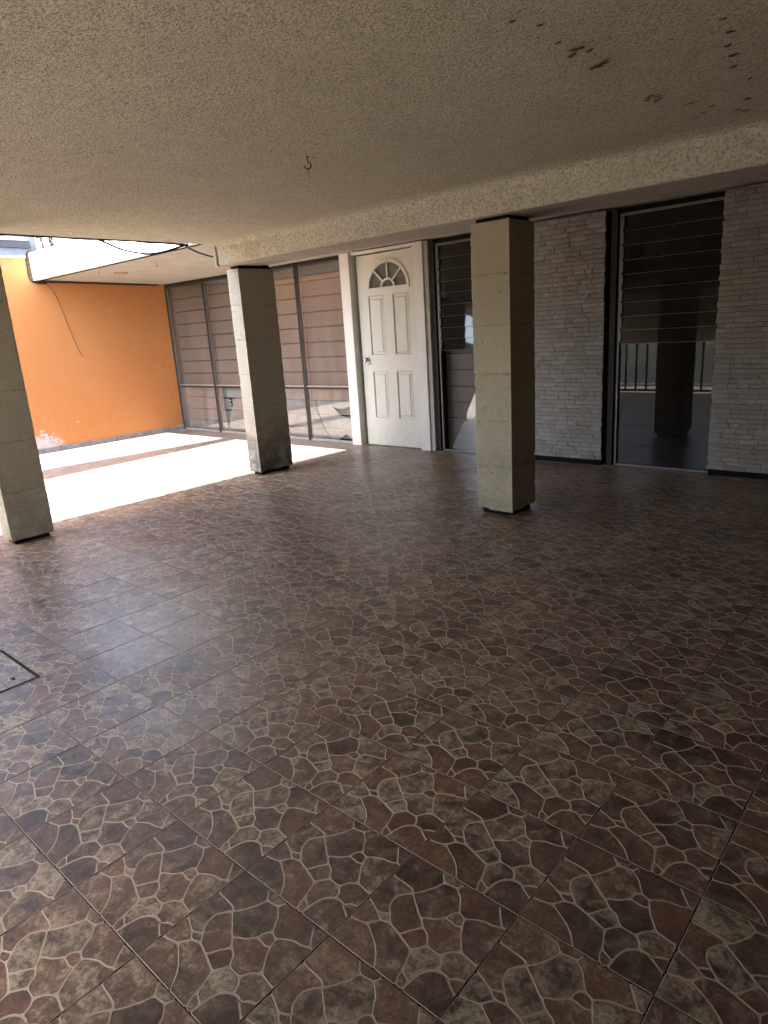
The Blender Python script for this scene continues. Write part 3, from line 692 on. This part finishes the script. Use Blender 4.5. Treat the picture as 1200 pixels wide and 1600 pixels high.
# ---------------- door
def door():
    root = empty('front_door', (-5.27, 6.1, 0), 'cream white panelled door with half-round fan window', 'door')
    m = MB(); m.box(-5.885, -5.735, FY-0.07, FY+0.13, 0.003, 2.27, M['post'], 0.005); m.build('door_post', None, root, label='white left door post speckled with paint chips')
    m = MB(); m.box(-4.79, -4.665, FY-0.045, FY+0.12, 0.003, 2.27, M['post'], 0.005)
    m.build('door_post', None, root)
    m = MB(); m.box(-4.80, -4.7905, FY-0.02, FY+0.08, 0.003, 2.235, M['door'], 0.002); m.box(-4.842, -4.8005, FY-0.005, FY+0.08, 0.003, 2.235, M['door'], 0.003); m.build('door_stop', None, root)
    m = MB(); m.box(-5.73, -4.795, FY-0.03, FY+0.09, 2.24, 2.27, M['post'], 0.003); m.build('lintel', None, root)
    x0, x1, z0, z1, y = -5.705, -4.845, 0.012, 2.225, FY+0.03
    cx, cz, ro = -5.235, 1.852, 0.315
    # leaf : front face as grid with recessed panels, built from strips round the panels
    holes = [(-5.552, -5.318, 1.09, 1.775), (-5.178, -4.943, 1.09, 1.775), (-5.552, -5.318, 0.34, 0.91), (-5.178, -4.943, 0.34, 0.91)]
    m = MB()
    m.box(x0, -5.552, y, y+0.04, z0, 1.81); m.box(-5.318, -5.178, y, y+0.04, z0, 1.81); m.box(-4.943, x1, y, y+0.04, z0, 1.81)
    for (a, b) in ((-5.552, -5.318), (-5.178, -4.943)):
        m.box(a, b, y, y+0.04, z0, 0.34); m.box(a, b, y, y+0.04, 0.91, 1.09); m.box(a, b, y, y+0.04, 1.775, 1.81)
    # upper section with half-round opening
    N = 24; arc = [(cx-ro*math.cos(math.pi*k/N), cz+ro*math.sin(math.pi*k/N)*0.94) for k in range(N+1)]
    half = N//2
    left = [(x0, 1.81), (cx-0.0, 1.81), (cx, cz), ] 
    m.box(x0, x1, y, y+0.04, 1.81, cz)
    m.prism([(x0, cz)] + arc[:half+1] + [(cx, z1), (x0, z1)], 0.04, at=y)
    m.prism([(cx, z1)] + arc[half:] + [(x1, cz), (x1, z1)], 0.04, at=y)
    bmesh.ops.remove_doubles(m.bm, verts=m.bm.verts[:], dist=0.0002)
    leaf = m.build('door_leaf', M['door'], root)
    for (a, b, c, d) in holes:
        p = MB(); s = 0.016; t = 0.036
        def ring(i0_, y0_, i1_, y1_):
            A = [(a+i0_, y0_, c+i0_), (b-i0_, y0_, c+i0_), (b-i0_, y0_, d-i0_), (a+i0_, y0_, d-i0_)]
            B = [(a+i1_, y1_, c+i1_), (b-i1_, y1_, c+i1_), (b-i1_, y1_, d-i1_), (a+i1_, y1_, d-i1_)]
            p.faces(A+B, [(k, (k+1)%4, 4+(k+1)%4, 4+k) for k in range(4)])
        ring(0, y-0.003, 0.008, y-0.006); ring(0.008, y-0.006, s, y+0.012); ring(s, y+0.012, t, y+0.012); ring(t, y+0.012, t+0.012, y+0.001)
        k = t+0.012; p.faces([(a+k, y+0.001, c+k), (b-k, y+0.001, c+k), (b-k, y+0.001, d-k), (a+k, y+0.001, d-k)], [(0,1,2,3)])
        ring(-0.001, y+0.004, 0, y-0.003)
        p.build('door_panel', M['door'], leaf)
    # fan window
    f = MB()
    def P(th, r): return (cx - r*math.cos(th), cz + r*math.sin(th)*0.94)
    for (r0, r1, yy) in ((ro-0.032, ro+0.006, y-0.012), (0.085, 0.108, y-0.006)):
        for k in range(N):
            a0, a1 = math.pi*k/N, math.pi*(k+1)/N; q = [P(a0, r0), P(a0, r1), P(a1, r1), P(a1, r0)]
            f.prism(q, 0.03, at=yy)
    for th in (45, 90, 135):
        a = R(th); dx, dz = -math.cos(a), math.sin(a)*0.94; nxv, nzv = -dz*0.009, dx*0.009
        p0 = (cx+dx*0.10, cz+dz*0.10); p1 = (cx+dx*(ro-0.03), cz+dz*(ro-0.03))
        f.prism([(p0[0]+nxv, p0[1]+nzv), (p0[0]-nxv, p0[1]-nzv), (p1[0]-nxv, p1[1]-nzv), (p1[0]+nxv, p1[1]+nzv)], 0.026, at=y-0.007)
    f.box(cx-ro-0.006, cx+ro+0.006, y-0.014, y+0.02, cz-0.026, cz+0.004, None, 0.003)
    bmesh.ops.remove_doubles(f.bm, verts=f.bm.verts[:], dist=0.0003)
    fan = f.build('fan_window', M['door'], leaf)
    gl = MB(); gl.prism([(cx-ro+0.01, cz)] + [P(math.pi*k/N, ro-0.01) for k in range(1, N)] + [(cx+ro-0.01, cz)], 0.004, at=y+0.016); gl.build('glass', M['fanglass'], fan)
    gl = MB(); gl.box(cx-ro-0.02, cx+ro+0.02, y+0.046, y+0.052, cz-0.02, cz+ro+0.01); gl.build('backing_blind', M['grey_blind'], fan)
    # knob
    k = MB(); kx, kz = -5.615, 1.04
    k.lathe((kx, y, kz), [(0.036, -0.001), (0.036, -0.006), (0.030, -0.011), (0.013, -0.014), (0.012, -0.030), (0.024, -0.040), (0.031, -0.052), (0.030, -0.064), (0.020, -0.073), (0.006, -0.075)], 'y', 24)
    k.box(kx-0.002, kx+0.05, y-0.009, y-0.001, kz-0.055, kz-0.045); k.build('door_knob', M['chrome'], leaf)
door()

# ---------------- louvred windows
def louvre_window(x0, x1, label, broken):
    root = empty('louvre_window', ((x0+x1)/2, 6.15, 0), label, 'window')
    y = FY+0.055; zm = 1.135; z1 = 2.205
    m = MB(); m.box(x0-0.085, x0-0.030, y-0.045, y+0.06, 0.004, 2.268, M['frame'], 0.004); m.build('side_jamb', None, root)
    m = MB(); m.box(x0-0.029, x0-0.005, y-0.02, y+0.04, 0.01, 2.24, M['dark']); m.box(x0-0.012, x0+0.004, y-0.03, y-0.006, 0.01, z1, M['frame_mid'], 0.002); m.build('channel', None, root)
    m = MB(); m.box(x0-0.02, x1, y-0.022, y+0.03, z1, z1+0.022, M['frame_mid'], 0.003); m.box(x0-0.02, x1, y-0.01, y+0.05, z1+0.0225, 2.268, M['dark']); m.build('head_rail', None, root)
    m = MB(); m.box(x0-0.01, x1, y-0.022, y+0.03, 0.004, 0.022, M['frame_mid'], 0.003); m.build('sill_rail', None, root)
    nb = 9; h = (z1-zm)/nb
    for k in range(nb):
        za, zb = zm+k*h, zm+(k+1)*h
        b = MB(); t = 0.005
        # blade leans: bottom edge outward
        b.faces([(x0+0.012, y-0.018, za-0.010), (x1, y-0.018, za-0.010), (x1, y-0.003, zb+0.004), (x0+0.012, y-0.003, zb+0.004),
                 (x0+0.012, y-0.018+t, za-0.010), (x1, y-0.018+t, za-0.010), (x1, y-0.003+t, zb+0.004), (x0+0.012, y-0.003+t, zb+0.004)],
                [(0,1,2,3),(7,6,5,4),(0,4,5,1),(1,5,6,2),(2,6,7,3),(3,7,4,0)], M['blade'])
        b.box(x0+0.012, x1, y-0.0205, y-0.0182, za-0.0105, za-0.0080, M['blade_edge_highlight'])  # pale strip painting a highlight along the blade's lower edge
        for f_ in b.bm.faces: pass
        b.build('louvre_blade', None, root)
        c = MB(); c.box(x0+0.005, x0+0.020, y-0.030, y+0.012, za+0.008, zb-0.012, M['frame_mid'], 0.002); c.build('blade_clip', None, root)
    m = MB(); q = 0.012
    while q < 2.2:
        e = min(q+0.178, 2.26); m.box(x0-0.02, x1+0.02, y+0.10, y+0.12, q+0.003, e-0.003, M['board_dk'], 0.002); q += 0.178
    m.box(x0-0.02, x1+0.02, y+0.121, y+0.13, 0.01, 2.262, M['dark'])
    m.build('board_panel', None, root)
    if broken:
        g_ = MB(); g_.prism([(x0+0.10, 0.05), (x0+0.13, 0.023), (x1, 0.023), (x1, 1.05), (x0+0.57, 1.05), (x0+0.47, 0.76)], 0.005, at=y); g_.build('glass_shard', M['shard'], root, label='pale triangular remnant of the broken lower pane')
    else:
        g_ = MB(); g_.box(x0+0.004, x1, y, y+0.005, 0.023, zm-0.012); g_.build('lower_pane', M['glass_dark'], root)
louvre_window(-4.525, -3.37, 'narrow louvred window with broken lower pane between the cream door and the column', True)
louvre_window(-2.52, -1.60, 'dark louvred window between the two stone-clad walls', False)
m = MB(); m.box(-4.664, -4.612, FY-0.02, FY+0.16, 0.003, 2.268, M['soffit_band'], 0.003); m.box(-4.6115, -4.6, FY+0.02, FY+0.16, 0.003, 2.268, M['dark'])
tag(m.build('wall_pier', None), 'thin plastered pier between the white door post and the louvred window', 'wall')

# ---------------- stone-clad walls
def stone_wall(x0, x1, label, edge_left, edge_right):
    root = empty('stone_wall', ((x0+x1)/2, FY, 0), label, 'wall', 'split-face stone walls beside the dark window')
    bm = bmesh.new(); tl = bm.verts.layers.float.new('tone')
    z = 0.055; rows = 0; yb = 6.045
    def brick(a, b, c, d, pr):
        # subdivided rough face box
        nx_ = max(2, int((b-a)/0.022)); nz_ = 3; tone = random.random(); g = [[None]*(nx_+1) for _ in range(nz_+1)]
        tx, tz = random.uniform(-.05, .05), random.uniform(-.12, .12)
        for j in range(nz_+1):
            for i in range(nx_+1):
                x = a+(b-a)*i/nx_; zz = c+(d-c)*j/nz_; e = (i in (0, nx_)) or (j in (0, nz_))
                yy = yb-pr + (0.004 if e else 0.0) - 0.006*noise.noise((x*38, zz*50, a*3)) + tx*(x-(a+b)/2) + tz*(zz-(c+d)/2)
                xx = x + (0 if not e else 0.0015*noise.noise((zz*60, x*9, 0))); z2 = zz + (0 if not e else 0.0012*noise.noise((x*45, zz*7, 4)))
                v = bm.verts.new((xx, yy, z2)); v[tl] = tone; g[j][i] = v
        for j in range(nz_):
            for i in range(nx_): bm.faces.new((g[j][i], g[j][i+1], g[j+1][i+1], g[j+1][i]))
        loop = [g[0][i] for i in range(nx_+1)] + [g[j][nx_] for j in range(1, nz_+1)] + [g[nz_][i] for i in range(nx_-1, -1, -1)] + [g[j][0] for j in range(nz_-1, 0, -1)]
        back = []
        for v in loop:
            w_ = bm.verts.new((v.co.x, yb+0.012, v.co.z)); w_[tl] = tone; back.append(w_)
        n_ = len(loop)
        for k in range(n_): bm.faces.new((loop[k], back[k], back[(k+1) % n_], loop[(k+1) % n_]))
    while z < 2.26:
        hh = random.choice((0.038, 0.040, 0.042, 0.043)); hh = min(hh, 2.266-z)
        x = x0 + (random.uniform(-0.006, 0.005) if edge_left else 0)
        xe = x1 + (random.uniform(-0.004, 0.006) if edge_right else 0)
        while x < xe-0.01:
            L = random.uniform(0.055, 0.165)
            if xe-(x+L) < 0.045: L = xe-x
            if random.random() < 0.12 and z+2*hh < 2.2 and False: pass
            brick(x+0.0020, x+L-0.0020, z+0.0017, z+hh-0.0017, random.uniform(0.006, 0.017)); x += L
        z += hh
    bmesh.ops.recalc_face_normals(bm, faces=bm.faces[:])
    me = bpy.data.meshes.new('stone_cladding'); bm.to_mesh(me); bm.free(); me.materials.append(M['brick'])
    o = bpy.data.objects.new('stone_cladding', me); COL.objects.link(o); o.parent = root; o.matrix_parent_inverse = Matrix.Translation(-Vector(root.location))
    m = MB(); m.box(x0+0.012, x1-0.014, yb+0.006, yb+0.012, 0.052, 2.268, M['dark']); m.box(x0+0.010, x1-0.009, yb+0.0122, yb+0.14, 0.052, 2.268, M['reveal']); m.build('wall_core', None, root)
    m = MB(); m.box(x0+0.005, x1-0.004, yb+0.004, yb+0.13, 0.003, 0.051, M['dark']); m.build('recessed_base', None, root)
stone_wall(-3.39, -2.64, 'pale split-face stone wall seen between the nearer column and the dark window', False, True)
stone_wall(-1.685, 1.78, 'pale split-face stone wall at the right edge, right of the dark window', True, False)

# ================================================================== HATCH in floor
root = empty('floor_hatch', (-3.19, 0.7, 0), 'tiled inspection hatch with dark steel rim set in the floor at left', 'hatch')
m = MB(); hx0, hx1, hy0, hy1, t = -3.44, -2.985, 0.46, 0.95, 0.013
for (a, b, c, d) in ((hx0, hx1, hy1-t, hy1), (hx0, hx1, hy0, hy0+t), (hx1-t, hx1, hy0+t+0.0005, hy1-t-0.0005), (hx0, hx0+t, hy0+t+0.0005, hy1-t-0.0005)):
    m.box(a, b, c, d, -0.001, 0.0026, M['joint'])
m.build('rim', None, root)
m = MB(); m.box(hx1-0.10, hx1-0.075, hy1-0.09, hy1-0.078, -0.001, 0.0022, M['joint']); m.build('lift_slot', None, root)

# ================================================================== things out of direct view
# rafter across the courtyard that throws the stripe of shade
m = MB(); m.faces([(-8.62, -0.6, 3.0), (-7.72, -0.6, 3.0), (-7.98, 4.3, 3.0), (-8.16, 4.3, 3.0), (-8.62, -0.6, 3.1), (-7.72, -0.6, 3.1), (-7.98, 4.3, 3.1), (-8.16, 4.3, 3.1)],
                  [(0,3,2,1),(4,5,6,7),(0,1,5,4),(1,2,6,5),(2,3,7,6),(3,0,4,7)])
tag(m.build('courtyard_rafter', M['upper']), 'long tapered rafter spanning high above the sunny courtyard', 'rafter')
m = MB(); m.box(1.6, 1.8, -0.9, 6.1, 0, 2.28); tag(m.build('side_wall', M['greywall']), 'dim plastered wall closing the right side of the covered area', 'wall')
m = MB(); m.box(-1.4, 1.8, -1.05, -0.9, 0, 2.268); tag(m.build('front_wall', M['greywall']), 'dim wall behind the camera on the street side', 'wall')
root = empty('street_gate', (-3.5, 0.25, 0), 'dark steel bar gate behind and left of the camera', 'gate')
x = -5.2
while x < -1.7:
    m = MB(); m.tube([(x, 0.2, 0.03), (x, 0.2, 2.1)], 0.018, 8); m.build('bar', M['steel'], root); x += 0.185
for z in (0.03, 2.08):
    m = MB(); m.box(-5.25, -1.65, 0.18, 0.22, z, z+0.035); m.build('rail', M['steel'], root)
m = MB(); m.box(-9.79, -2.4, -2.45, -2.3, -0.12, 2.05, M['street_wall'], 0.01)
tag(m.build('boundary_wall', None), 'low pale yellow boundary wall on the street side of the gate', 'wall')
m = MB(); m.box(-30, 20, -7.3, -7, -0.12, 3.0); tag(m.build('street_wall', M['street_wall']), 'pale yellow wall across the street', 'wall')
m = MB(); m.box(-30, 20, -1.5, -1.2, -0.12, 0.0); tag(m.build('kerb', M['kerb']), kind='structure')
# neighbour beyond the orange wall
root = empty('neighbour_house', (-11.5, 3, 0), 'rough white neighbouring house seen above the orange wall', 'building')
m = MB(); m.box(-11.9, -11.5, -8, 4.95, 0, 3.25); m.build('wall', M['roughwhite'], root)
m = MB(); m.box(-11.515, -11.46, -3, 4.84, 2.955, 3.06, M['steel'], 0.003); m.build('window_band', None, root)
m = MB(); m.box(-11.53, -11.44, -3, 4.80, 3.062, 3.085, M['upper'], 0.003); m.build('window_hood', None, root)
m = MB(); rnd = random.Random(4)
for k in range(16):
    y = 4.98+rnd.uniform(0, .22); pts = [(-11.5+rnd.uniform(-.1, .1), y+rnd.uniform(-.1, .1), 3.6), (-11.5, y, 3.3), (-11.45, y+rnd.uniform(-.06, .06), 3.1), (-11.4, y+rnd.uniform(-.1, .1), 2.9), (-11.4, y+rnd.uniform(-.1, .1), 2.7)]
    m.tube(wob(pts, 0.012, 5, k), rnd.choice((0.012, 0.018, 0.024)), 5, M['rubber'] if k % 3 else M['cap'])
tag(m.build('cable_bundle', None), 'tangled dark and white cables hanging beside the neighbouring house', 'cables')
